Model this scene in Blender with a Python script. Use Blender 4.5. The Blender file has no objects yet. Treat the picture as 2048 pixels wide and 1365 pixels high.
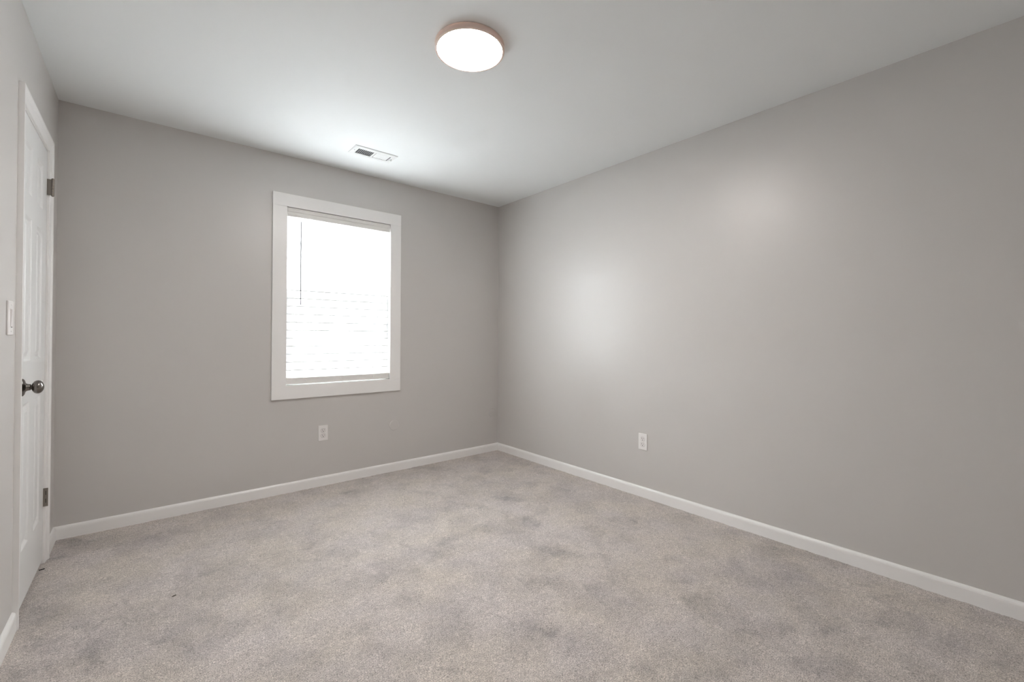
import bpy, bmesh, math, random
import numpy as np
from mathutils import Matrix, Vector

C = bpy.context.scene.collection
S = bpy.context.scene

# ------------------------------------------------------------------ room measures (metres)
XL, XR = -0.3853, 2.7174        # left and right wall faces
YB, YF = 3.4796, -0.75          # far wall face, wall behind the viewer
HC = 2.44                       # ceiling height
WX0, WX1, WZ0, WZ1 = 0.774, 1.562, 0.774, 2.068     # window opening inside its casing
DY0, DY1, DZ1 = 2.562, 3.171, 2.050                 # door opening inside its casing

# ------------------------------------------------------------------ camera
f_px, yaw, pit, rol = 877.756, 0.694682, 0.0082158, 0.0039374
fwd = Vector((math.sin(yaw) * math.cos(pit), math.cos(yaw) * math.cos(pit), math.sin(pit)))
rt = Vector((math.cos(yaw), -math.sin(yaw), 0.0))
up = rt.cross(fwd)
r2 = rt * math.cos(rol) + up * math.sin(rol)
u2 = up * math.cos(rol) - rt * math.sin(rol)
cam_data = bpy.data.cameras.new('camera')
cam = bpy.data.objects.new('camera', cam_data)
C.objects.link(cam)
cam_data.sensor_width = 36.0
cam_data.lens = f_px / 2048.0 * 36.0
cam_data.shift_y = -15.2146 / 2048.0
cam_data.clip_start = 0.02
M = Matrix(((r2.x, u2.x, -fwd.x, 0.0), (r2.y, u2.y, -fwd.y, 0.0), (r2.z, u2.z, -fwd.z, 1.13136), (0, 0, 0, 1)))
cam.matrix_world = M
S.camera = cam

# ------------------------------------------------------------------ world, sun, exposure
S.view_settings.view_transform = 'Standard'
S.view_settings.look = 'None'
S.view_settings.gamma = 1.0
S.view_settings.use_curve_mapping = False
S.view_settings.exposure = 4.0
try:
    S.cycles.use_denoising = True
    S.cycles.max_bounces = 7
    S.cycles.diffuse_bounces = 6
    S.cycles.transparent_max_bounces = 8
    S.cycles.sample_clamp_indirect = 6.0
    S.cycles.caustics_reflective = False
    S.cycles.caustics_refractive = False
    S.cycles.use_guiding = True
    S.cycles.use_light_tree = False
    S.cycles.guiding_training_samples = 48
except Exception:
    pass
SKY = 3.9          # daylight outside the window
LAMP = 6.3         # ceiling lamp diffuser
w = bpy.data.worlds.new('sky')
S.world = w
w.use_nodes = True
try:
    w.cycles.sampling_method = 'NONE'
except Exception:
    pass
wn = w.node_tree.nodes
wn['Background'].inputs['Color'].default_value = (0.91, 0.96, 1.0, 1)
wn['Background'].inputs['Strength'].default_value = SKY

# ------------------------------------------------------------------ materials
def mat(name, col, rough=0.5, metal=0.0, spec=0.5, bump=None, coat=0.0):
    m = bpy.data.materials.new(name)
    m.use_nodes = True
    nt = m.node_tree
    b = nt.nodes['Principled BSDF']
    b.inputs['Base Color'].default_value = (*col, 1)
    b.inputs['Roughness'].default_value = rough
    b.inputs['Metallic'].default_value = metal
    b.inputs['Specular IOR Level'].default_value = spec
    b.inputs['Coat Weight'].default_value = coat
    if bump:
        scale, strength, dist = bump
        tc = nt.nodes.new('ShaderNodeTexCoord')
        n = nt.nodes.new('ShaderNodeTexNoise')
        n.inputs['Scale'].default_value = scale
        n.inputs['Detail'].default_value = 3
        bp = nt.nodes.new('ShaderNodeBump')
        bp.inputs['Strength'].default_value = strength
        bp.inputs['Distance'].default_value = dist
        nt.links.new(tc.outputs['Object'], n.inputs['Vector'])
        nt.links.new(n.outputs['Fac'], bp.inputs['Height'])
        nt.links.new(bp.outputs['Normal'], b.inputs['Normal'])
    return m

M_WALL = mat('wall_paint', (0.643, 0.621, 0.604), 0.385, spec=0.9)
M_CEIL = mat('ceiling_paint', (0.868, 0.892, 0.898), 0.7, spec=0.3)
M_TRIM = mat('trim_paint', (0.93, 0.92, 0.91), 0.32, spec=0.5)
M_DOOR = mat('door_paint', (0.82, 0.82, 0.815), 0.38, spec=0.5)
M_PLATE = mat('white_plastic', (0.88, 0.86, 0.85), 0.3)
M_REC = mat('receptacle_plastic', (0.84, 0.81, 0.80), 0.35)
M_DARK = mat('dark_gap', (0.02, 0.018, 0.016), 0.8)
M_NICKEL = mat('satin_nickel', (0.21, 0.19, 0.175), 0.24, metal=1.0)
M_HINGE = mat('hinge_nickel', (0.30, 0.27, 0.24), 0.38, metal=1.0)
M_SCREW = mat('screw_metal', (0.25, 0.24, 0.23), 0.4, metal=1.0)
M_RIM = mat('lamp_rim', (0.80, 0.64, 0.57), 0.4)
M_VENT = mat('vent_enamel', (0.84, 0.85, 0.85), 0.35)
M_DUCT = mat('duct_inside', (0.05, 0.052, 0.055), 0.7)
M_VINYL = mat('window_vinyl', (0.85, 0.86, 0.86), 0.35)
M_BLIND = mat('blind_rail', (0.84, 0.825, 0.80), 0.4)
M_SLAT_SHADE = mat('slat_overlap_shade', (0.86, 0.87, 0.87), 0.4)  # opaque band that paints in the shade line between slats
M_CORD = mat('blind_cord', (0.85, 0.85, 0.83), 0.7)
M_WAND = mat('wand_plastic', (0.30, 0.31, 0.32), 0.2)
M_LINT = mat('dark_fibre', (0.16, 0.13, 0.115), 0.9)
M_BLACK = mat('black_rubber', (0.02, 0.02, 0.02), 0.6)
M_ABSORB = mat('absorber_paint', (0.22, 0.20, 0.18), 0.8)  # dark colour of the unseen enclosure added to absorb light
M_YARD = mat('outside_paving', (0.55, 0.54, 0.50), 0.9, bump=(8, 0.3, 0.01))

def slat_material():
    m = bpy.data.materials.new('blind_slat')
    m.use_nodes = True
    nt = m.node_tree
    for n in list(nt.nodes):
        nt.nodes.remove(n)
    out = nt.nodes.new('ShaderNodeOutputMaterial')
    d = nt.nodes.new('ShaderNodeBsdfDiffuse'); d.inputs['Color'].default_value = (0.86, 0.87, 0.87, 1)
    t = nt.nodes.new('ShaderNodeBsdfTranslucent'); t.inputs['Color'].default_value = (0.93, 0.932, 0.935, 1)
    mx = nt.nodes.new('ShaderNodeMixShader'); mx.inputs[0].default_value = 0.78
    nt.links.new(d.outputs[0], mx.inputs[1]); nt.links.new(t.outputs[0], mx.inputs[2])
    nt.links.new(mx.outputs[0], out.inputs['Surface'])
    return m
M_SLAT = slat_material()

def glass_material():
    m = bpy.data.materials.new('window_glass')
    m.use_nodes = True
    nt = m.node_tree
    for n in list(nt.nodes):
        nt.nodes.remove(n)
    out = nt.nodes.new('ShaderNodeOutputMaterial')
    t = nt.nodes.new('ShaderNodeBsdfTransparent'); t.inputs['Color'].default_value = (0.965, 0.97, 0.97, 1)
    g = nt.nodes.new('ShaderNodeBsdfGlossy'); g.inputs['Roughness'].default_value = 0.02
    fr = nt.nodes.new('ShaderNodeFresnel'); fr.inputs['IOR'].default_value = 1.45
    mx = nt.nodes.new('ShaderNodeMixShader')
    nt.links.new(fr.outputs[0], mx.inputs[0])
    nt.links.new(t.outputs[0], mx.inputs[1]); nt.links.new(g.outputs[0], mx.inputs[2])
    nt.links.new(mx.outputs[0], out.inputs['Surface'])
    return m
M_GLASS = glass_material()

def emit_material(name, col, strength):
    m = bpy.data.materials.new(name)
    m.use_nodes = True
    b = m.node_tree.nodes['Principled BSDF']
    b.inputs['Base Color'].default_value = (0.9, 0.9, 0.9, 1)
    b.inputs['Emission Color'].default_value = (*col, 1)
    b.inputs['Emission Strength'].default_value = strength
    return m
M_GLOW = emit_material('lamp_diffuser', (1.0, 0.945, 0.895), LAMP)

def carpet_material():
    m = bpy.data.materials.new('cut_pile_carpet')
    m.use_nodes = True
    nt = m.node_tree
    N, K = nt.nodes, nt.links
    b = N['Principled BSDF']
    b.inputs['Roughness'].default_value = 1.0
    b.inputs['Specular IOR Level'].default_value = 0.1
    b.inputs['Sheen Weight'].default_value = 0.15
    tc = N.new('ShaderNodeTexCoord')
    at = N.new('ShaderNodeAttribute'); at.attribute_name = 'pile_lay_vignette'
    # yarn colour: a warm grey heather, the brushed patches a little darker and cooler
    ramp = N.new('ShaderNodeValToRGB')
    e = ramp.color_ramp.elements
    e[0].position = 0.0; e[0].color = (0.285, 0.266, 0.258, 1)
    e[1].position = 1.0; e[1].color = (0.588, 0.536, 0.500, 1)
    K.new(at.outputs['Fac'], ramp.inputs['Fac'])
    # tuft grain
    def noise(scale, detail, rough=0.6):
        n = N.new('ShaderNodeTexNoise'); n.inputs['Scale'].default_value = scale
        n.inputs['Detail'].default_value = detail; n.inputs['Roughness'].default_value = rough
        K.new(tc.outputs['Object'], n.inputs['Vector'])
        return n
    g = noise(250, 5, 0.85)
    gr = N.new('ShaderNodeMapRange')
    gr.inputs['From Min'].default_value = 0.33; gr.inputs['From Max'].default_value = 0.67
    gr.inputs['To Min'].default_value = 0.18; gr.inputs['To Max'].default_value = 1.84
    K.new(g.outputs['Fac'], gr.inputs['Value'])
    mul = N.new('ShaderNodeMix'); mul.data_type = 'RGBA'; mul.blend_type = 'MULTIPLY'
    mul.inputs['Factor'].default_value = 1.0
    K.new(ramp.outputs['Color'], mul.inputs['A']); K.new(gr.outputs['Result'], mul.inputs['B'])
    cl = noise(62, 4, 0.7)                            # tuft clumps
    cr = N.new('ShaderNodeMapRange')
    cr.inputs['From Min'].default_value = 0.32; cr.inputs['From Max'].default_value = 0.68
    cr.inputs['To Min'].default_value = 0.84; cr.inputs['To Max'].default_value = 1.13
    K.new(cl.outputs['Fac'], cr.inputs['Value'])
    mulc = N.new('ShaderNodeMix'); mulc.data_type = 'RGBA'; mulc.blend_type = 'MULTIPLY'
    mulc.inputs['Factor'].default_value = 1.0
    K.new(mul.outputs['Result'], mulc.inputs['A']); K.new(cr.outputs['Result'], mulc.inputs['B'])
    # faint warm / cool drift of the yarn
    hn = noise(3.0, 2)
    hr = N.new('ShaderNodeValToRGB')
    h = hr.color_ramp.elements
    h[0].position = 0.35; h[0].color = (1.01, 1.0, 0.975, 1)
    h[1].position = 0.65; h[1].color = (0.99, 0.99, 1.02, 1)
    K.new(hn.outputs['Fac'], hr.inputs['Fac'])
    mul2 = N.new('ShaderNodeMix'); mul2.data_type = 'RGBA'; mul2.blend_type = 'MULTIPLY'
    mul2.inputs['Factor'].default_value = 1.0
    K.new(mulc.outputs['Result'], mul2.inputs['A']); K.new(hr.outputs['Color'], mul2.inputs['B'])
    K.new(mul2.outputs['Result'], b.inputs['Base Color'])
    v = noise(150, 3, 0.7)
    bp = N.new('ShaderNodeBump'); bp.inputs['Strength'].default_value = 0.7; bp.inputs['Distance'].default_value = 0.006
    K.new(v.outputs['Fac'], bp.inputs['Height'])
    K.new(bp.outputs['Normal'], b.inputs['Normal'])
    return m
M_CARPET = carpet_material()

# ------------------------------------------------------------------ mesh helpers
def obj(name, bm, m, parent=None, smooth=False):
    me = bpy.data.meshes.new(name)
    bmesh.ops.recalc_face_normals(bm, faces=bm.faces[:])
    bm.to_mesh(me); bm.free()
    me.materials.append(m)
    if smooth:
        for p in me.polygons:
            p.use_smooth = True
    o = bpy.data.objects.new(name, me)
    C.objects.link(o)
    if parent:
        o.parent = parent
    return o

def empty(name, loc=(0, 0, 0), rot=(0, 0, 0)):
    o = bpy.data.objects.new(name, None)
    o.empty_display_size = 0.05
    C.objects.link(o)
    o.location = loc; o.rotation_euler = rot
    return o

def tag(o, label=None, cat=None, group=None, kind=None):
    if label: o['label'] = label
    if cat: o['category'] = cat
    if group: o['group'] = group
    if kind: o['kind'] = kind
    return o

def bx(bm, x0, x1, y0, y1, z0, z1, bevel=0.0, seg=2):
    vs = [bm.verts.new((x, y, z)) for x in (x0, x1) for y in (y0, y1) for z in (z0, z1)]
    idx = [(0, 1, 3, 2), (4, 6, 7, 5), (0, 4, 5, 1), (2, 3, 7, 6), (0, 2, 6, 4), (1, 5, 7, 3)]
    fs = [bm.faces.new([vs[i] for i in t]) for t in idx]
    if bevel:
        es = list({e for f_ in fs for e in f_.edges})
        bmesh.ops.bevel(bm, geom=es, offset=bevel, segments=seg, affect='EDGES', profile=0.5)
    return bm

def box(*a, **k):
    return bx(bmesh.new(), *a, **k)

def prism(bm, prof, p0, p1, a, b, m0=(0, 0), m1=(0, 0)):
    """sweep a closed profile of (s, t) points, s along a, t along b, from p0 to p1; m0 / m1 shift
    each end along the sweep by (k*s, k*t) so pieces meet in mitres"""
    p0, p1, a, b = Vector(p0), Vector(p1), Vector(a), Vector(b)
    d = (p1 - p0).normalized()
    r0 = [bm.verts.new(p0 + a * s + b * t + d * (m0[0] * s + m0[1] * t)) for s, t in prof]
    r1 = [bm.verts.new(p1 + a * s + b * t + d * (m1[0] * s + m1[1] * t)) for s, t in prof]
    n = len(prof)
    for i in range(n):
        bm.faces.new((r0[i], r0[(i + 1) % n], r1[(i + 1) % n], r1[i]))
    bm.faces.new(r0[::-1]); bm.faces.new(r1)
    return bm

def lathe(bm, prof, axis_m, seg=48, close=True):
    """revolve (radius, height) points about local z, then map by matrix axis_m"""
    rings = []
    for r, z in prof:
        if r < 1e-6:
            rings.append([bm.verts.new(axis_m @ Vector((0, 0, z)))])
        else:
            rings.append([bm.verts.new(axis_m @ Vector((r * math.cos(2 * math.pi * i / seg), r * math.sin(2 * math.pi * i / seg), z))) for i in range(seg)])
    for A, B in zip(rings, rings[1:]):
        if len(A) == 1 and len(B) == 1: continue
        for i in range(seg):
            j = (i + 1) % seg
            if len(A) == 1: bm.faces.new((A[0], B[i], B[j]))
            elif len(B) == 1: bm.faces.new((A[i], B[0], A[j]))
            else: bm.faces.new((A[i], B[i], B[j], A[j]))
    return bm

def along(loc, zdir):
    z = Vector(zdir).normalized()
    x = Vector((0, 0, 1)).cross(z)
    if x.length < 1e-4: x = Vector((1, 0, 0))
    x.normalize(); y = z.cross(x)
    return Matrix(((x.x, y.x, z.x, loc[0]), (x.y, y.y, z.y, loc[1]), (x.z, y.z, z.z, loc[2]), (0, 0, 0, 1)))

# ------------------------------------------------------------------ shell
T = 0.14
def struct(name, bm, m, label, cat, smooth=False):
    return tag(obj(name, bm, m, None, smooth), label, cat, kind='structure')

bm = bmesh.new()                                    # far wall, around the window opening
ox0, ox1, oz0, oz1 = WX0 - 0.012, WX1 + 0.012, WZ0 - 0.012, WZ1 + 0.012
def wall_with_hole(bm, u0, u1, z0, z1, hu0, hu1, hz0, hz1, face, back, axis):
    def P(u, z, d):
        return (u, d, z) if axis == 'y' else (d, u, z)
    U = [u0, hu0, hu1, u1]; Z = [z0, hz0, hz1, z1]
    for d in (face, back):
        g = [[bm.verts.new(P(u, z, d)) for z in Z] for u in U]
        for i in range(3):
            for j in range(3):
                if i == 1 and j == 1: continue
                bm.faces.new((g[i][j], g[i + 1][j], g[i + 1][j + 1], g[i][j + 1]))
        if d == face: G = g
    H = g
    for a, b2 in (((1, 1), (2, 1)), ((2, 1), (2, 2)), ((2, 2), (1, 2)), ((1, 2), (1, 1)),
                  ((0, 0), (3, 0)), ((3, 0), (3, 3)), ((3, 3), (0, 3)), ((0, 3), (0, 0))):
        bm.faces.new((G[a[0]][a[1]], G[b2[0]][b2[1]], H[b2[0]][b2[1]], H[a[0]][a[1]]))
    return bm
struct('wall_back', wall_with_hole(bm, XL - T, XR + T, -0.05, HC + 0.05, ox0, ox1, oz0, oz1, YB, YB + T, 'y'), M_WALL,
       'light grey painted wall around the window, opposite the viewer', 'wall')
bm = bmesh.new()
struct('wall_left', wall_with_hole(bm, YF - T, YB, -0.05, HC + 0.05, DY0 - 0.012, DY1 + 0.012, -0.02, DZ1 + 0.012, XL, XL - T, 'x'), M_WALL,
       'light grey painted wall holding the white door', 'wall')
struct('wall_right', box(XR, XR + T, YF - T, YB, -0.05, HC + 0.05), M_WALL,
       'long light grey painted wall on the right with one outlet', 'wall')
bm = bmesh.new()                                    # opening added behind the viewer to let bounce light escape into a dark box
struct('wall_front', wall_with_hole(bm, XL, XR, -0.05, HC + 0.05, -0.15, 1.75, -0.02, 2.06, YF, YF - T, 'y'), M_WALL,
       'light grey painted wall behind the viewer with an added opening to lose light', 'wall')
bm = bmesh.new()
hx0, hx1, hy0 = XL - 0.3, XR + 0.3, YF - 2.4  # dark enclosure added beyond the opening to cut bounce light
bx(bm, hx0 - 0.1, hx0, hy0, YF - T, -0.1, 2.6)
bx(bm, hx1, hx1 + 0.1, hy0, YF - T, -0.1, 2.6)
bx(bm, hx0 - 0.1, hx1 + 0.1, hy0 - 0.1, hy0, -0.1, 2.6)
bx(bm, hx0, hx1, hy0, YF - T, 2.5, 2.6)
struct('wall_absorber', bm, M_ABSORB, 'added dark enclosure behind the viewer that soaks up bounce light', 'wall')
struct('floor_absorber', box(hx0, hx1, hy0, YF - 0.012, -0.1, -0.012), M_ABSORB, 'floor of the added dark enclosure behind the viewer', 'floor')
struct('ceiling', box(XL - T, XR + T, YF - T, YB + T, HC, HC + 0.12), M_CEIL,
       'flat white painted ceiling with the round lamp and the vent', 'ceiling')
struct('wall_closet', box(XL - 0.75, XL - T - 0.002, DY0 - 0.5, YB, -0.05, HC), M_DARK, 'dark closet space behind the door', 'wall')

# carpet: a fine grid with an uneven pile surface and brushed patches, some carrying vignette darkening
def vnoise(x, y, seed):
    rs = np.random.RandomState(seed)
    t = rs.rand(256, 256)
    xi, yi = np.floor(x).astype(int), np.floor(y).astype(int)
    fx, fy = x - xi, y - yi
    fx = fx * fx * (3 - 2 * fx); fy = fy * fy * (3 - 2 * fy)
    a = t[xi % 256, yi % 256]; b_ = t[(xi + 1) % 256, yi % 256]
    c = t[xi % 256, (yi + 1) % 256]; d = t[(xi + 1) % 256, (yi + 1) % 256]
    return (a * (1 - fx) + b_ * fx) * (1 - fy) + (c * (1 - fx) + d * fx) * fy
PATCHES = [  # x, y, long radius, short radius, angle, depth: where the pile lies the other way; in the lower view corners also painted vignette
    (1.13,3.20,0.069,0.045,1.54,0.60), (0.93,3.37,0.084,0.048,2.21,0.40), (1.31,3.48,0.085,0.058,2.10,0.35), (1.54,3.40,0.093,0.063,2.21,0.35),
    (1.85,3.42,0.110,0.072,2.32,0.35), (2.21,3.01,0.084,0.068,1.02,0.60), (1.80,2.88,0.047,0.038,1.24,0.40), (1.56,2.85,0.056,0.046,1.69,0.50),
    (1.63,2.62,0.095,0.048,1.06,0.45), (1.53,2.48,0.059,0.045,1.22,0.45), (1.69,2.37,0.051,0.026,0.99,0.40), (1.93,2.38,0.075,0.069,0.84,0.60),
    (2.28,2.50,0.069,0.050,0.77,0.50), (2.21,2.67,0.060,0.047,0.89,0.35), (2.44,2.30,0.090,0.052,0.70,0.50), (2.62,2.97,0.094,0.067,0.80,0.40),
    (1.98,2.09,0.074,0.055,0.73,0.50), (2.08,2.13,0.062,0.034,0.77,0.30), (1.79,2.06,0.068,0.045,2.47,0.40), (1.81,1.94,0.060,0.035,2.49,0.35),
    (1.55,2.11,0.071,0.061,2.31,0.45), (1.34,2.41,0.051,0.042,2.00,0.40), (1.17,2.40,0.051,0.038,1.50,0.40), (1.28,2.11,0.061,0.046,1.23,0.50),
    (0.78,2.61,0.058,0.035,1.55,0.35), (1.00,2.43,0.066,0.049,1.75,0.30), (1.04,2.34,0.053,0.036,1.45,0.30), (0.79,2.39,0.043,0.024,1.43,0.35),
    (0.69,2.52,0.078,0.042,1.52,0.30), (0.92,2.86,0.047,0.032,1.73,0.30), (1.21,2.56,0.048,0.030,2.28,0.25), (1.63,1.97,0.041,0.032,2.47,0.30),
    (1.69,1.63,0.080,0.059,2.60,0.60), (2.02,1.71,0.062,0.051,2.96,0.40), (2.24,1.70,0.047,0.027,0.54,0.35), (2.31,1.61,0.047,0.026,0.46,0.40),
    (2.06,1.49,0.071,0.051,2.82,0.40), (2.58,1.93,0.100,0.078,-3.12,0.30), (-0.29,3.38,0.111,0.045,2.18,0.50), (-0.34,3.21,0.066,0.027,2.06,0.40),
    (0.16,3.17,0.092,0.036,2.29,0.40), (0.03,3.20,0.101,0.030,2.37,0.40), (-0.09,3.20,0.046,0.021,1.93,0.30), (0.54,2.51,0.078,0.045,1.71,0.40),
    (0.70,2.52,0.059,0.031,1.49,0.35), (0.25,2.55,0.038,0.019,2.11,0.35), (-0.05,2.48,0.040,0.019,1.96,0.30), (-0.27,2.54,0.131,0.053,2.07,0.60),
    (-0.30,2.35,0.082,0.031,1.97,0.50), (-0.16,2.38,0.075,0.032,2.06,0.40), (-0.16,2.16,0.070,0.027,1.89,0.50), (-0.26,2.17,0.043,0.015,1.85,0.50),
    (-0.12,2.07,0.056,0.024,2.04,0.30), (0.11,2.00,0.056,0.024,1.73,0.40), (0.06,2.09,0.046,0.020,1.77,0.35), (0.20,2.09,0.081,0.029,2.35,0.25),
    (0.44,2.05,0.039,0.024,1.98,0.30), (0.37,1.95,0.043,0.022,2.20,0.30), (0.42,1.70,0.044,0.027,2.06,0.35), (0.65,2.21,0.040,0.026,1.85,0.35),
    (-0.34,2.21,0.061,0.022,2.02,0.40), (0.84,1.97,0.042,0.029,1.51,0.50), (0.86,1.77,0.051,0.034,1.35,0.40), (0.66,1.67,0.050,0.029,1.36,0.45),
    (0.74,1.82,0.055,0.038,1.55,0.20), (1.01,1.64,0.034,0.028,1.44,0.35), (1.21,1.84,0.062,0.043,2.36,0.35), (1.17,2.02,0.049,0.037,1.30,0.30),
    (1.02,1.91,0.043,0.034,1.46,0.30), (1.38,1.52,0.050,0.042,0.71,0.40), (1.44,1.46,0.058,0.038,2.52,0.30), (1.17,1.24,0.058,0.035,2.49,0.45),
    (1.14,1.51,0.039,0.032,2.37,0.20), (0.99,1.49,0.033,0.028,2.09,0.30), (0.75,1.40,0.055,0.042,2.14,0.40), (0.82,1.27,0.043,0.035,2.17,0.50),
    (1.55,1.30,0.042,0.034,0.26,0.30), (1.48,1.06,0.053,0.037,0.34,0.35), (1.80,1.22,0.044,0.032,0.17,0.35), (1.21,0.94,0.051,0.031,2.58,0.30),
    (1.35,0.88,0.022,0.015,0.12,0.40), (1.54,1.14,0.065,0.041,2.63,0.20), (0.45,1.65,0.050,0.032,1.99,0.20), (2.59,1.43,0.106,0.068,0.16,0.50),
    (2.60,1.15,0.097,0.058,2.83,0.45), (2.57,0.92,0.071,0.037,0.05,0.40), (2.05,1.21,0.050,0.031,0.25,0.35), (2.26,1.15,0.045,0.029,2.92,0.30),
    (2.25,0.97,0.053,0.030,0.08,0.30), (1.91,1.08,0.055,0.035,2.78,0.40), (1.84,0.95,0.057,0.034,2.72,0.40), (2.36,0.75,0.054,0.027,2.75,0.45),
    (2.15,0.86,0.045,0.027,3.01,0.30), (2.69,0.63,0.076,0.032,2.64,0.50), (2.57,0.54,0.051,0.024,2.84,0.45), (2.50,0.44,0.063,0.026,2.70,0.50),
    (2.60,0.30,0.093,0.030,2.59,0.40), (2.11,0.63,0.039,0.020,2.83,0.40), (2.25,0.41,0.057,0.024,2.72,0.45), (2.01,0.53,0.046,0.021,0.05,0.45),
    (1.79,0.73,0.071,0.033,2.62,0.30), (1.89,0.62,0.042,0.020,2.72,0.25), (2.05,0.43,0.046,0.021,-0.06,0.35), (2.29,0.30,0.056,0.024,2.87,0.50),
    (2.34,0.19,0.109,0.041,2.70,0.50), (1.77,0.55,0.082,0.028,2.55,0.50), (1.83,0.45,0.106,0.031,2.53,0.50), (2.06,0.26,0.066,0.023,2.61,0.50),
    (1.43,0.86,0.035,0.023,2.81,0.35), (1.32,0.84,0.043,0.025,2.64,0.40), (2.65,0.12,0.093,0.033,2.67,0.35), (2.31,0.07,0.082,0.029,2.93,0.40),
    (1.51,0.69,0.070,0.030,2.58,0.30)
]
def make_carpet():
    nx, ny = 400, 520
    xs = np.linspace(XL - 0.10, XR + 0.01, nx)
    ys = np.linspace(YF - 0.01, YB + 0.01, ny)
    X, Y = np.meshgrid(xs, ys, indexing='ij')
    z = 0.0022 * (vnoise(X * 70, Y * 70, 1) - 0.5) + 0.003 * (vnoise(X * 16, Y * 16, 2) - 0.5) + 0.0025 * (vnoise(X * 160, Y * 160, 3) - 0.5)
    wx = X + 0.05 * (vnoise(X * 9, Y * 9, 4) - 0.5) + 0.040 * (vnoise(X * 26, Y * 26, 5) - 0.5) + 0.02 * (vnoise(X * 70, Y * 70, 15) - 0.5)
    wy = Y + 0.05 * (vnoise(X * 9, Y * 9, 6) - 0.5) + 0.040 * (vnoise(X * 26, Y * 26, 7) - 0.5) + 0.02 * (vnoise(X * 70, Y * 70, 16) - 0.5)
    n = 0.55 * vnoise(wx * 5.5, wy * 5.5, 8) + 0.3 * vnoise(wx * 11, wy * 11, 9) + 0.15 * vnoise(wx * 23, wy * 23, 10)
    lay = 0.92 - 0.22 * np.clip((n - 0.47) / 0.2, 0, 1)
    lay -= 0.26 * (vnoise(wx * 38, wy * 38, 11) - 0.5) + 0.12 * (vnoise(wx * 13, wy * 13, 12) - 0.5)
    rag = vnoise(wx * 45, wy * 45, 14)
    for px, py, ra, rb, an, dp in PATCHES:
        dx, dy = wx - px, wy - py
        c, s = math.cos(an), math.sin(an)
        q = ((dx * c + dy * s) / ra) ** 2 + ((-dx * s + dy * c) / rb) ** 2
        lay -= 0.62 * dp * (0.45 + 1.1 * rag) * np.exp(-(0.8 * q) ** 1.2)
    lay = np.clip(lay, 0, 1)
    verts = np.stack([X.ravel(), Y.ravel(), z.ravel()], 1)
    idx = np.arange(nx * ny).reshape(nx, ny)
    faces = np.stack([idx[:-1, :-1].ravel(), idx[1:, :-1].ravel(), idx[1:, 1:].ravel(), idx[:-1, 1:].ravel()], 1)
    me = bpy.data.meshes.new('floor')
    me.vertices.add(len(verts)); me.vertices.foreach_set('co', verts.astype(np.float32).ravel())
    me.loops.add(faces.size); me.loops.foreach_set('vertex_index', faces.astype(np.int32).ravel())
    me.polygons.add(len(faces))
    me.polygons.foreach_set('loop_start', (np.arange(len(faces)) * 4).astype(np.int32))
    me.polygons.foreach_set('use_smooth', np.ones(len(faces), dtype=bool))
    me.update(calc_edges=True)
    at = me.attributes.new('pile_lay_vignette', 'FLOAT', 'POINT')
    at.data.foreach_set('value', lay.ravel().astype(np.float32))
    me.materials.append(M_CARPET)
    o = bpy.data.objects.new('floor', me)
    C.objects.link(o)
    return tag(o, 'wall to wall grey beige cut pile carpet with brushed darker patches, those in the lower view corners also painted vignette', 'floor', kind='structure')
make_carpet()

# baseboards: straight face, rounded top, mitred in the corners
BH = 0.0725
BP = [(0, -0.02), (0.0130, -0.02), (0.0130, 0.050), (0.0124, 0.0575), (0.0105, 0.0640), (0.0072, 0.0690), (0.0035, 0.0716), (0, BH)]
def baseboard(name, p0, p1, inward, m0, m1, label):
    bm = prism(bmesh.new(), BP, p0, p1, inward, (0, 0, 1), (m0, 0), (m1, 0))
    o = struct(name, bm, M_TRIM, label, 'baseboard')
    for p in o.data.polygons: p.use_smooth = False
    return o
baseboard('baseboard_back', (XL, YB, 0), (XR, YB, 0), (0, -1, 0), 1, -1, 'white baseboard under the window wall')
baseboard('baseboard_right', (XR, YF, 0), (XR, YB, 0), (-1, 0, 0), 1, -1, 'long white baseboard along the right wall')
baseboard('baseboard_left', (XL, YF, 0), (XL, 2.5105, 0), (1, 0, 0), 1, 0, 'white baseboard at the lower left, ending at the near door casing')
baseboard('baseboard_left', (XL, 3.2235, 0), (XL, YB, 0), (1, 0, 0), 0, -1, 'short white baseboard between door casing and far corner')
baseboard('baseboard_front', (XL, YF, 0), (XR, YF, 0), (0, 1, 0), 1, -1, 'white baseboard behind the viewer')

# ------------------------------------------------------------------ window
win = tag(empty('window_1', (0, 0, 0)), 'white cased double hung window glowing behind a closed blind', 'window', kind='structure')
CW, CT = 0.0935, 0.018
def casing_board(x0, x1, z0, z1):
    return obj('casing_board', box(x0, x1, YB - CT, YB + 0.001, z0, z1, bevel=0.0009), M_TRIM, win)
casing_board(WX0 - CW, WX1 + CW, WZ1, WZ1 + 0.092)
casing_board(WX0 - CW, WX1 + CW, WZ0 - 0.097, WZ0)
casing_board(WX0 - CW + 0.0004, WX0, WZ0 + 0.0003, WZ1 - 0.0003)
casing_board(WX1, WX1 + CW - 0.0004, WZ0 + 0.0003, WZ1 - 0.0003)
bm = bmesh.new()                                    # jamb liner
jy0, jy1 = YB - 0.001, YB + T + 0.01
bx(bm, WX0 - 0.0115, WX0, jy0, jy1, WZ0 - 0.0115, WZ1 + 0.0115)
bx(bm, WX1, WX1 + 0.0115, jy0, jy1, WZ0 - 0.0115, WZ1 + 0.0115)
bx(bm, WX0, WX1, jy0, jy1, WZ1, WZ1 + 0.0115)
bx(bm, WX0, WX1, jy0, jy1, WZ0 - 0.0115, WZ0)
obj('jamb', bm, M_TRIM, win)
MR = 1.445                                           # meeting rail height
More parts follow.
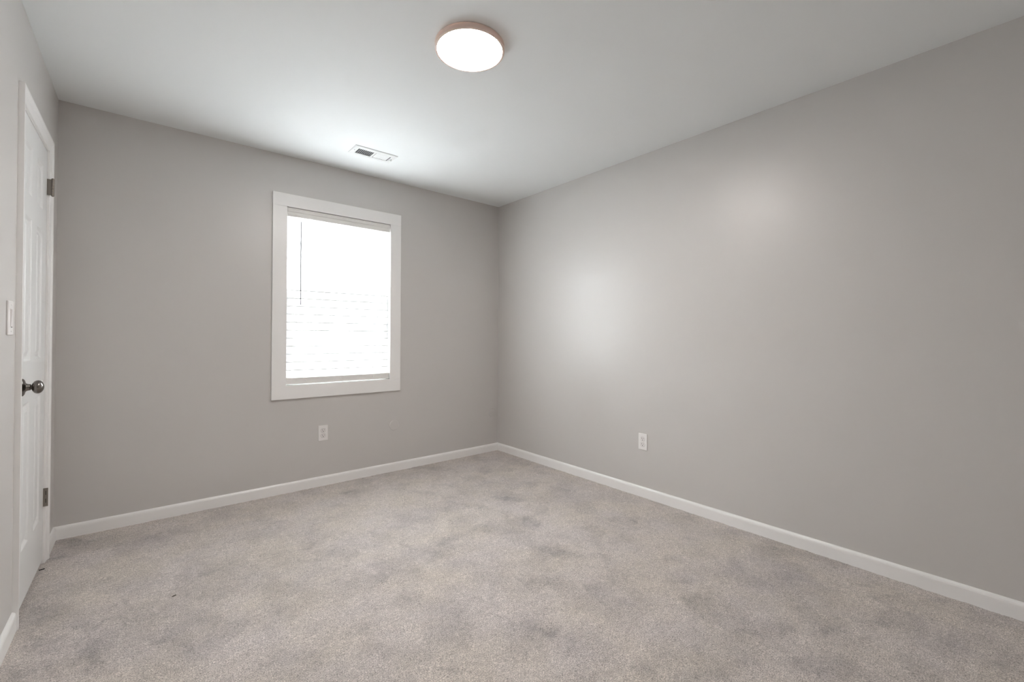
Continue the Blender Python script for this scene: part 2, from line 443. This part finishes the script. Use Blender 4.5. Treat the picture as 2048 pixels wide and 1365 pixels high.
def sash(name, y0, y1, z0, z1, st, top, bot):
    bm = bmesh.new()
    x0, x1 = WX0 + 0.001, WX1 - 0.001
    bx(bm, x0, x0 + st, y0, y1, z0, z1, 0.003, 1)
    bx(bm, x1 - st, x1, y0, y1, z0, z1, 0.003, 1)
    bx(bm, x0 + st, x1 - st, y0, y1, z1 - top, z1, 0.003, 1)
    bx(bm, x0 + st, x1 - st, y0, y1, z0, z0 + bot, 0.003, 1)
    s = obj(name, bm, M_VINYL, win)
    ym = (y0 + y1) / 2
    obj('glass_pane', box(x0 + st - 0.004, x1 - st + 0.004, ym - 0.002, ym + 0.002, z0 + bot - 0.004, z1 - top + 0.004), M_GLASS, s)
    return s
sash('upper_sash', YB + 0.105, YB + 0.135, MR - 0.02, WZ1 - 0.001, 0.045, 0.045, 0.035)
sash('lower_sash', YB + 0.070, YB + 0.100, WZ0 + 0.001, MR + 0.02, 0.052, 0.035, 0.055)

# ------------------------------------------------------------------ blind
bl = tag(empty('window_blind', (0, 0, 0)), 'white wide slat blind, lowered and closed, inside the window frame', 'blind')
BX0, BX1, BY = WX0 + 0.003, WX1 - 0.003, YB + 0.020
bm = bmesh.new()                                     # valance: a moulded board in front of the headrail
vp = [(0, 0), (0.006, 0), (0.008, 0.003), (0.008, 0.014), (0.0055, 0.017), (0.0055, 0.034), (0.008, 0.037), (0.008, 0.048), (0.0065, 0.0505), (0.0065, 0.062), (0.005, 0.064), (0, 0.064)]
prism(bm, vp, (BX0, YB - 0.004, 2.0005), (BX1, YB - 0.004, 2.0005), (0, -1, 0), (0, 0, 1))
obj('valance', bm, M_BLIND, bl)
obj('headrail', box(BX0 + 0.003, BX1 - 0.003, YB - 0.002, YB + 0.048, 2.024, WZ1 - 0.001, bevel=0.002), M_BLIND, bl)
SLAT_W, PITCH, TILT = 0.0660, 0.0587, math.radians(77)
proto = None
k = 0
z0 = 0.878 + SLAT_W * math.sin(TILT) / 2 - 0.001
while z0 + k * PITCH < 2.02:
    if proto is None:
        bm = bmesh.new()
        pr = []
        n = 8                                        # eight facets across, the first one the overlap shade band
        for i in range(n + 1):
            s = (i / n - 0.5) * SLAT_W
            pr.append((s, 0.0013 + 0.0012 * math.cos(math.pi * (i / n - 0.5))))
        for i in range(n, -1, -1):
            s = (i / n - 0.5) * SLAT_W
            pr.append((s, -0.0013 + 0.0012 * math.cos(math.pi * (i / n - 0.5))))
        prism(bm, pr, (BX0 + 0.001, 0, 0), (BX1 - 0.001, 0, 0), (0, 1, 0), (0, 0, 1))
        proto = obj('slat', bm, M_SLAT, bl)
        proto.data.materials.append(M_SLAT_SHADE)           # opaque band put in for the shade line where slats overlap
        for p in proto.data.polygons:
            if p.center.y < -SLAT_W / 2 + 0.0085:
                p.material_index = 1
        s_ = proto
    else:
        s_ = proto.copy(); C.objects.link(s_); s_.parent = bl
        if k == 11:                                  # the upper slats go without the shade band
            s_.data = proto.data.copy(); upper = s_.data
            for p in upper.polygons: p.material_index = 0
        elif k > 11:
            s_.data = upper
    s_.location = (0, BY + 0.004, z0 + k * PITCH)
    s_.rotation_euler = (TILT, 0, 0)                 # room side edge down, outer edge up
    k += 1
obj('bottom_rail', box(BX0, BX1, BY - 0.020, BY + 0.022, 0.7805, 0.8285, bevel=0.004, seg=3), M_BLIND, bl)
for cx in (0.912, 1.165, 1.424):
    bm = bmesh.new()
    for dy in (-0.0125, 0.0205):
        bx(bm, cx - 0.0009, cx + 0.0009, BY + dy - 0.0006, BY + dy + 0.0006, 0.826, 2.026)
    bx(bm, cx - 0.0012, cx + 0.0012, BY - 0.0215, BY - 0.0200, 0.804, 0.8255)
    lathe(bm, [(0, 0), (0.0065, 0), (0.0065, 0.002), (0.004, 0.0035), (0, 0.004)], along((cx, BY - 0.0195, 0.804), (0, -1, 0)), 20)
    obj('ladder_cord', bm, M_CORD, bl)
bm = bmesh.new()
lathe(bm, [(0, 0), (0.0043, 0.001), (0.0048, 0.006), (0.0043, 0.012), (0.0043, 0.60), (0.0043, 0.615), (0, 0.617)], along((0.8695, YB - 0.0065, 1.360), (0, 0.0, 1)), 12)
lathe(bm, [(0, 0), (0.0012, 0), (0.0012, 0.036), (0, 0.036)], along((0.8695, YB - 0.0065, 1.976), (0, 0.3, 1)), 8)
obj('tilt_wand', bm, M_WAND, bl, smooth=True)

# ------------------------------------------------------------------ door
door = tag(empty('door_1', (XL, DY0, 0)), 'white six panel closet door at left with a dark knob', 'door', kind='structure')
DO = Vector((XL, DY0, 0))
def dobj(name, bm, m, parent, smooth=False):
    o = obj(name, bm, m, parent, smooth)
    if parent is door:
        o.data.transform(Matrix.Translation(-DO))
    return o
# casing profile: s = width outward from the opening, t = thickness off the wall; thick outer edge
CP = [(0, -0.002), (0, 0.0070), (0.0015, 0.0085), (0.0050, 0.0088), (0.0080, 0.0078), (0.020, 0.0090), (0.034, 0.0112),
      (0.041, 0.0150), (0.0455, 0.0168), (0.0520, 0.0172), (0.0570, 0.0168), (0.0570, -0.002)]
cy0, cy1, cz = DY0 + 0.005, DY1 - 0.005, DZ1 + 0.005
cy0, cy1 = 2.5677, 3.1663
dobj('casing', prism(bmesh.new(), CP, (XL, cy0, -0.01), (XL, cy0, cz), (0, -1, 0), (1, 0, 0), (0, 0), (1, 0)), M_TRIM, door)
dobj('casing', prism(bmesh.new(), CP, (XL, cy1, -0.01), (XL, cy1, cz), (0, 1, 0), (1, 0, 0), (0, 0), (1, 0)), M_TRIM, door)
dobj('casing', prism(bmesh.new(), CP, (XL, cy0, cz), (XL, cy1, cz), (0, 0, 1), (1, 0, 0), (-1, 0), (1, 0)), M_TRIM, door)
bm = bmesh.new()
jx0, jx1 = XL - T, XL + 0.0005
bx(bm, jx0, jx1, DY0 - 0.0115, DY0 + 0.008, -0.01, DZ1 + 0.0115)
bx(bm, jx0, jx1, DY1 - 0.008, DY1 + 0.0115, -0.01, DZ1 + 0.0115)
bx(bm, jx0, jx1, DY0 + 0.008, DY1 - 0.008, DZ1, DZ1 + 0.0115)
bx(bm, XL - 0.060, XL - 0.040, DY0 + 0.008, DY0 + 0.020, 0, DZ1)          # stops behind the slab
bx(bm, XL - 0.060, XL - 0.040, DY1 - 0.020, DY1 - 0.008, 0, DZ1)
bx(bm, XL - 0.060, XL - 0.040, DY0 + 0.020, DY1 - 0.020, DZ1 - 0.012, DZ1)
dobj('jamb', bm, M_TRIM, door)
# slab with six raised panels
SY0, SY1, SZ0, SZ1 = DY0 + 0.0105, DY1 - 0.0115, 0.020, DZ1 - 0.005
COLS = [(2.664, 2.802), (2.914, 3.050)]
ROWS = [(0.243, 0.845), (1.022, 1.632), (1.733, 1.942)]
def slab_mesh():
    bm = bmesh.new()
    XF = XL - 0.001
    ys = sorted([SY0, SY1] + [c for p in COLS for c in p]); zs = sorted([SZ0, SZ1] + [c for p in ROWS for c in p])
    g = {(i, j): bm.verts.new((XF, y, z)) for i, y in enumerate(ys) for j, z in enumerate(zs)}
    for i in range(len(ys) - 1):
        for j in range(len(zs) - 1):
            c = [g[(i, j)], g[(i + 1, j)], g[(i + 1, j + 1)], g[(i, j + 1)]]
            if (ys[i], ys[i + 1]) in COLS and (zs[j], zs[j + 1]) in ROWS:
                # ogee down, flat recess, bevel up to the raised field
                prev = c
                for ins, dep in ((0.003, -0.0018), (0.010, -0.0080), (0.015, -0.0095), (0.019, -0.0095), (0.038, -0.0022), (0.040, -0.0018)):
                    y0_, y1_, z0_, z1_ = ys[i] + ins, ys[i + 1] - ins, zs[j] + ins, zs[j + 1] - ins
                    cur = [bm.verts.new((XF + dep, a, b_)) for a, b_ in ((y0_, z0_), (y1_, z0_), (y1_, z1_), (y0_, z1_))]
                    for q in range(4):
                        bm.faces.new((prev[q], prev[(q + 1) % 4], cur[(q + 1) % 4], cur[q]))
                    prev = cur
                bm.faces.new(prev)
            else:
                bm.faces.new(c)
    bx(bm, XL - 0.036, XF - 0.0110, SY0, SY1, SZ0, SZ1)
    for (a, b_) in (((SY0, SZ0), (SY1, SZ0)), ((SY1, SZ0), (SY1, SZ1)), ((SY1, SZ1), (SY0, SZ1)), ((SY0, SZ1), (SY0, SZ0))):
        v = [bm.verts.new((XF, a[0], a[1])), bm.verts.new((XF, b_[0], b_[1])), bm.verts.new((XF - 0.0112, b_[0], b_[1])), bm.verts.new((XF - 0.0112, a[0], a[1]))]
        bm.faces.new(v)
    bmesh.ops.remove_doubles(bm, verts=bm.verts[:], dist=1e-5)
    return bm
dobj('door_slab', slab_mesh(), M_DOOR, door)
# knob
KY, KZ = 2.635, 0.9185
kprof = [(0.0, 0.0), (0.0355, 0.0), (0.0358, 0.002), (0.0345, 0.0045), (0.030, 0.0075), (0.022, 0.0095), (0.0165, 0.012), (0.0140, 0.016), (0.0130, 0.0215),
         (0.0128, 0.0245), (0.0100, 0.0252), (0.0098, 0.0280), (0.0125, 0.0295)]
R, RA, cz_ = 0.0272, 0.0182, 0.0450                # the grip is a slightly flattened ball
kprof2 = kprof[:13] + [(R * math.sin(math.radians(q)), cz_ - RA * math.cos(math.radians(q))) for q in range(28, 181, 8)] + [(0.0, cz_ + RA)]
kn = dobj('door_knob', lathe(bmesh.new(), [(max(r, 0.0), z) for r, z in kprof2[:13]], along((XL - 0.0005, KY, KZ), (1, 0, 0)), 40), M_NICKEL, door, True)
kn['label'] = 'dark satin metal knob'
ball = lathe(bmesh.new(), [(r if r > 1e-5 else 0.0, z) for r, z in kprof2[13:]], along((XL - 0.0005, KY, KZ), (1, 0, 0)), 40)
b_o = obj('knob_ball', ball, M_NICKEL, kn, True)
b_o.data.transform(Matrix.Translation(-DO))
# hinges
def hinge(zc, hh):
    bm = bmesh.new()
    y = DY1 - 0.0120
    x = XL + 0.0195
    n = 5
    for i in range(n):
        z0_ = zc - hh / 2 + i * hh / n
        lathe(bm, [(0, 0.0004), (0.0056, 0.0004), (0.0062, 0.001), (0.0062, hh / n - 0.001), (0.0056, hh / n - 0.0004), (0, hh / n - 0.0004)], along((x, y, z0_), (0, 0, 1)), 18)
    for s, zz in ((1, zc + hh / 2), (-1, zc - hh / 2)):
        lathe(bm, [(0, 0), (0.0048, 0), (0.0052, 0.0015), (0.0035, 0.0035), (0, 0.004)], along((x, y, zz), (0, 0, s)), 16)
    return dobj('hinge', bm, M_HINGE, door, False)
def leaf(parent, zc, hh, x1):
    o = obj('hinge_leaf', box(XL - 0.030, x1, DY1 - 0.0130, DY1 - 0.0113, zc - hh / 2, zc + hh / 2), M_HINGE, parent)
    o.data.transform(Matrix.Translation(-DO))
    return o
h1 = hinge(1.871, 0.084)
leaf(h1, 1.871, 0.080, XL + 0.0150)
bm = box(XL - 0.030, XL + 0.0165, DY1 - 0.0130, DY1 - 0.0108, 0.2815, 0.3715)        # lower hinge, plate side to the room
h2 = dobj('hinge', bm, M_HINGE, door)
bm = bmesh.new()
for zc in (0.3480, 0.3090):
    bx(bm, XL + 0.0075, XL + 0.0095, DY1 - 0.0134, DY1 - 0.0129, zc - 0.010, zc + 0.010)
o = obj('screw_slot', bm, M_DARK, h2); o.data.transform(Matrix.Translation(-DO))

# ------------------------------------------------------------------ ceiling lamp
LX, LY, LR, LH = 1.1067, 1.6316, 0.1555, 0.027
lamp = tag(empty('ceiling_light', (LX, LY, HC)), 'round flush ceiling lamp, lit white disc in a thin beige metal rim', 'ceiling light')
dn = Matrix(((1, 0, 0, 0), (0, -1, 0, 0), (0, 0, -1, 0), (0, 0, 0, 1)))
obj('rim', lathe(bmesh.new(), [(0.10, 0.0), (LR - 0.004, 0.0), (LR, 0.003), (LR, LH - 0.004), (LR - 0.002, LH - 0.0008), (LR - 0.005, LH), (LR - 0.009, LH), (LR - 0.0105, LH - 0.002), (LR - 0.0105, LH - 0.012)], dn, 96), M_RIM, lamp, False)
for p in lamp.children[0].data.polygons: p.use_smooth = abs(p.normal.z) < 0.9
dz = LH - 0.0035
obj('diffuser', lathe(bmesh.new(), [(LR - 0.0107, dz - 0.006), (LR - 0.0107, dz), (LR - 0.022, dz + 0.0028), (0.08, dz + 0.0055), (0, dz + 0.007)], dn, 48), M_GLOW, lamp, True)

# ------------------------------------------------------------------ ceiling vent
VX0, VX1, VY0, VY1 = 1.086, 1.393, 2.971, 3.127
vent = tag(empty('ceiling_vent', ((VX0 + VX1) / 2, (VY0 + VY1) / 2, HC)), 'white rectangular air vent in the ceiling near the window', 'vent')
VO = Vector(vent.location)
def vobj(name, bm, m, parent):
    o = obj(name, bm, m, parent); o.data.transform(Matrix.Translation(-VO)); return o
gx0, gx1, gy0, gy1 = 1.123, 1.359, 3.012, 3.098
gm0, gm1 = 1.2335, 1.2465
bm = bmesh.new()
zt, zb = HC, HC - 0.006
def ring(bm, o, i, zo, zi):
    A = [bm.verts.new((x, y, zo)) for x, y in ((o[0], o[2]), (o[1], o[2]), (o[1], o[3]), (o[0], o[3]))]
    B = [bm.verts.new((x, y, zi)) for x, y in ((i[0], i[2]), (i[1], i[2]), (i[1], i[3]), (i[0], i[3]))]
    for q in range(4):
        bm.faces.new((A[q], A[(q + 1) % 4], B[(q + 1) % 4], B[q]))
o_ = (VX0, VX1, VY0, VY1)
def ins(t, d): return (t[0] + d, t[1] - d, t[2] + d, t[3] - d)
ring(bm, o_, ins(o_, 0.0005), zt, zb + 0.002)
ring(bm, ins(o_, 0.0005), ins(o_, 0.004), zb + 0.002, zb)
ring(bm, ins(o_, 0.004), ins(o_, 0.010), zb, zb + 0.0012)
a = ins(o_, 0.010)
ring(bm, a, (gx0, gx1, gy0, gy1), zb + 0.0012, zb + 0.0012)
ring(bm, (gx0, gx1, gy0, gy1), (gx0, gx1, gy0, gy1), zb + 0.0012, zt)
bx(bm, gm0, gm1, gy0, gy1, zb + 0.0012, zt)
vobj('frame', bm, M_VENT, vent)
bm = bmesh.new()
ring(bm, (gx0, gx1, gy0, gy1), (gx0, gx1, gy0, gy1), HC - 0.001, HC + 0.0)
bx(bm, gx0, gx1, gy0, gy1, HC - 0.0012, HC - 0.0004)
vobj('duct', bm, M_DUCT, vent)
def louvre(x, lean, wd=0.0034):
    bm = bmesh.new()
    v = [bm.verts.new(p) for p in ((x - 0.0005, gy0, zb + 0.0012), (x + 0.0005, gy0, zb + 0.0012), (x + 0.0005 + lean, gy0, HC - 0.0012), (x - 0.0005 + lean, gy0, HC - 0.0012),
                                   (x - 0.0005, gy1, zb + 0.0012), (x + 0.0005, gy1, zb + 0.0012), (x + 0.0005 + lean, gy1, HC - 0.0012), (x - 0.0005 + lean, gy1, HC - 0.0012))]
    for t in ((0, 1, 2, 3), (7, 6, 5, 4), (0, 4, 5, 1), (1, 5, 6, 2), (2, 6, 7, 3), (3, 7, 4, 0)):
        bm.faces.new([v[i] for i in t])
    return vobj('slat', bm, M_VENT, vent)
nl = 9
for i in range(1, nl):
    louvre(gx0 + (gm0 - gx0) * i / nl, 0.0042)
nr = 10
for i in range(1, nr):
    louvre(gm1 + (gx1 - gm1) * i / nr + 0.002, -0.0066)
for sx in (1.104, 1.376):
    vobj('screw', lathe(bmesh.new(), [(0, 0.0012), (0.0022, 0.001), (0.0034, 0), (0.0034, -0.0005)], along((sx, (VY0 + VY1) / 2, zb + 0.0012), (0, 0, -1)), 16), M_SCREW, vent)
bm = bmesh.new()
bx(bm, 1.3655, 1.3675, 3.035, 3.085, zb - 0.003, zb + 0.0012)
bx(bm, 1.3675, 1.378, 3.052, 3.056, zb - 0.009, zb - 0.001)
vobj('damper_lever', bm, M_VENT, vent)

# ------------------------------------------------------------------ outlets
def outlet(loc, rz, label):
    root = tag(empty('wall_outlet', loc, (0, 0, rz)), label, 'outlet', 'duplex outlets on the walls')
    # local frame: -y faces the room
    bm = bmesh.new()
    bx(bm, -0.035, 0.035, -0.0055, 0.0005, -0.057, 0.057, bevel=0.0024, seg=3)
    obj('cover_plate', bm, M_PLATE, root)
    for s in (1, -1):
        bm = bmesh.new()
        pts = []
        for i in range(40):
            a_ = 2 * math.pi * i / 40
            pts.append((0.0168 * math.cos(a_), max(-0.0142, min(0.0142, 0.0170 * math.sin(a_))) + s * 0.0195))
        v0 = [bm.verts.new((x, -0.0050, z)) for x, z in pts]
        v1 = [bm.verts.new((x, -0.0064, z)) for x, z in pts]
        v2 = [bm.verts.new((x * 0.95, -0.0068, s * 0.0195 + (z - s * 0.0195) * 0.95)) for x, z in pts]
        for A, B in ((v0, v1), (v1, v2)):
            for i in range(40):
                bm.faces.new((A[i], A[(i + 1) % 40], B[(i + 1) % 40], B[i]))
        bm.faces.new(v2)
        r = obj('receptacle', bm, M_REC, root)
        bm = bmesh.new()
        zc = s * 0.0195
        bx(bm, -0.0075, -0.0050, -0.0071, -0.0066, zc - 0.0002, zc + 0.0083)
        bx(bm, 0.0052, 0.0074, -0.0071, -0.0066, zc + 0.0003, zc + 0.0073)
        lathe(bm, [(0, 0.0071), (0.0029, 0.0071), (0.0029, 0.0066), (0, 0.0066)], along((0, 0, zc - 0.0070), (0, -1, 0)), 16)
        obj('slots', bm, M_DARK, r)
        bm = bmesh.new()                    # groove between receptacle and plate
        w0 = [bm.verts.new((x * 1.0, -0.00562, z)) for x, z in pts]
        w1 = [bm.verts.new((x * 1.06, -0.00562, zc + (z - zc) * 1.07)) for x, z in pts]
        for i in range(40):
            bm.faces.new((w0[i], w0[(i + 1) % 40], w1[(i + 1) % 40], w1[i]))
        obj('groove', bm, M_SCREW, r)
    obj('screw', lathe(bmesh.new(), [(0, 0.0070), (0.0018, 0.0068), (0.0028, 0.0058), (0.0028, 0.0050)], along((0, 0, 0), (0, -1, 0)), 16), M_REC, root)
    return root
outlet((1.0365, YB, 0.398), 0, 'white wall outlet below the window')
outlet((XR, 1.8020, 0.3915), -math.pi / 2, 'white wall outlet low on the long right wall')

# round painted blanks over old cable holes
def blank(loc, label, r=0.0425):
    bm = lathe(bmesh.new(), [(0, 0.0080), (r * 0.86, 0.0078), (r * 0.945, 0.0070), (r * 0.99, 0.0048), (r, 0.0018), (r, -0.0005)], along((0, 0, 0), (0, -1, 0)), 48)
    o = obj('blank_cover', bm, M_WALL, None, False)
    o.location = loc
    return tag(o, label, 'cover plate', 'round painted blank covers')
blank((1.610, YB, 0.3845), 'small round wall coloured blank cover right of the outlet under the window')
blank((2.646, YB, 0.380), 'small round wall coloured blank cover beside the far corner')

# ------------------------------------------------------------------ light switch on the left wall
sw = tag(empty('light_switch', (XL, 2.3995, 1.1935), (0, 0, math.pi / 2)), 'white rocker light switch on the left wall before the door', 'light switch')
obj('cover_plate', box(-0.0385, 0.0385, -0.0062, 0.0005, -0.0625, 0.0625, bevel=0.0026, seg=3), M_PLATE, sw)
bm = bmesh.new()
bx(bm, -0.0170, 0.0170, -0.0072, -0.0055, -0.0345, 0.0345, bevel=0.0005, seg=1)
prism(bm, [(-0.0070, -0.0310), (-0.0078, -0.0310), (-0.0108, 0.0310), (-0.0070, 0.0310)], (-0.0145, 0, 0), (0.0145, 0, 0), (0, 1, 0), (0, 0, 1))
obj('rocker', bm, M_REC, sw)
bm = bmesh.new(); bx(bm, -0.0050, 0.0050, -0.0085, -0.0070, -0.0345, -0.0320)
obj('indicator', bm, M_DARK, sw)
for z in (0.0485, -0.0485):
    obj('screw', lathe(bmesh.new(), [(0, 0.0076), (0.0020, 0.0074), (0.0031, 0.0063), (0.0031, 0.0055)], along((0, 0, z), (0, -1, 0)), 16), M_PLATE, sw)

# ------------------------------------------------------------------ small bits on the carpet
bm = bmesh.new()
rng = random.Random(4)
for i in range(7):
    t = i / 6
    bx(bm, -0.010 + 0.02 * t - 0.003, -0.010 + 0.02 * t + 0.003, -0.004 + rng.uniform(-.002, .002), 0.002 + rng.uniform(-.001, .002), -0.001, 0.0025 + 0.001 * math.sin(t * 3), 0.0008, 1)
o = obj('carpet_fluff', bm, M_LINT)
o.scale = (0.62, 0.62, 0.8); o.location = (0.102, 2.408, 0.0008); o.rotation_euler = (0, 0, math.radians(20))
tag(o, 'tiny dark tuft of fluff lying on the carpet at left', 'fluff')
o = obj('rubber_scrap', box(-0.010, 0.010, -0.0022, 0.0022, 0.0, 0.004, bevel=0.001), M_BLACK)
o.location = (XL + 0.008, 3.075, 0.0010); o.rotation_euler = (0, 0, math.radians(8))
tag(o, 'tiny black scrap on the carpet at the foot of the door', 'scrap')

# ------------------------------------------------------------------ outside
tag(obj('ground', box(-12, 14, YB + 1.0, YB + 20, -0.65, -0.55), M_YARD), 'pale paved yard outside the window', 'ground', kind='structure')
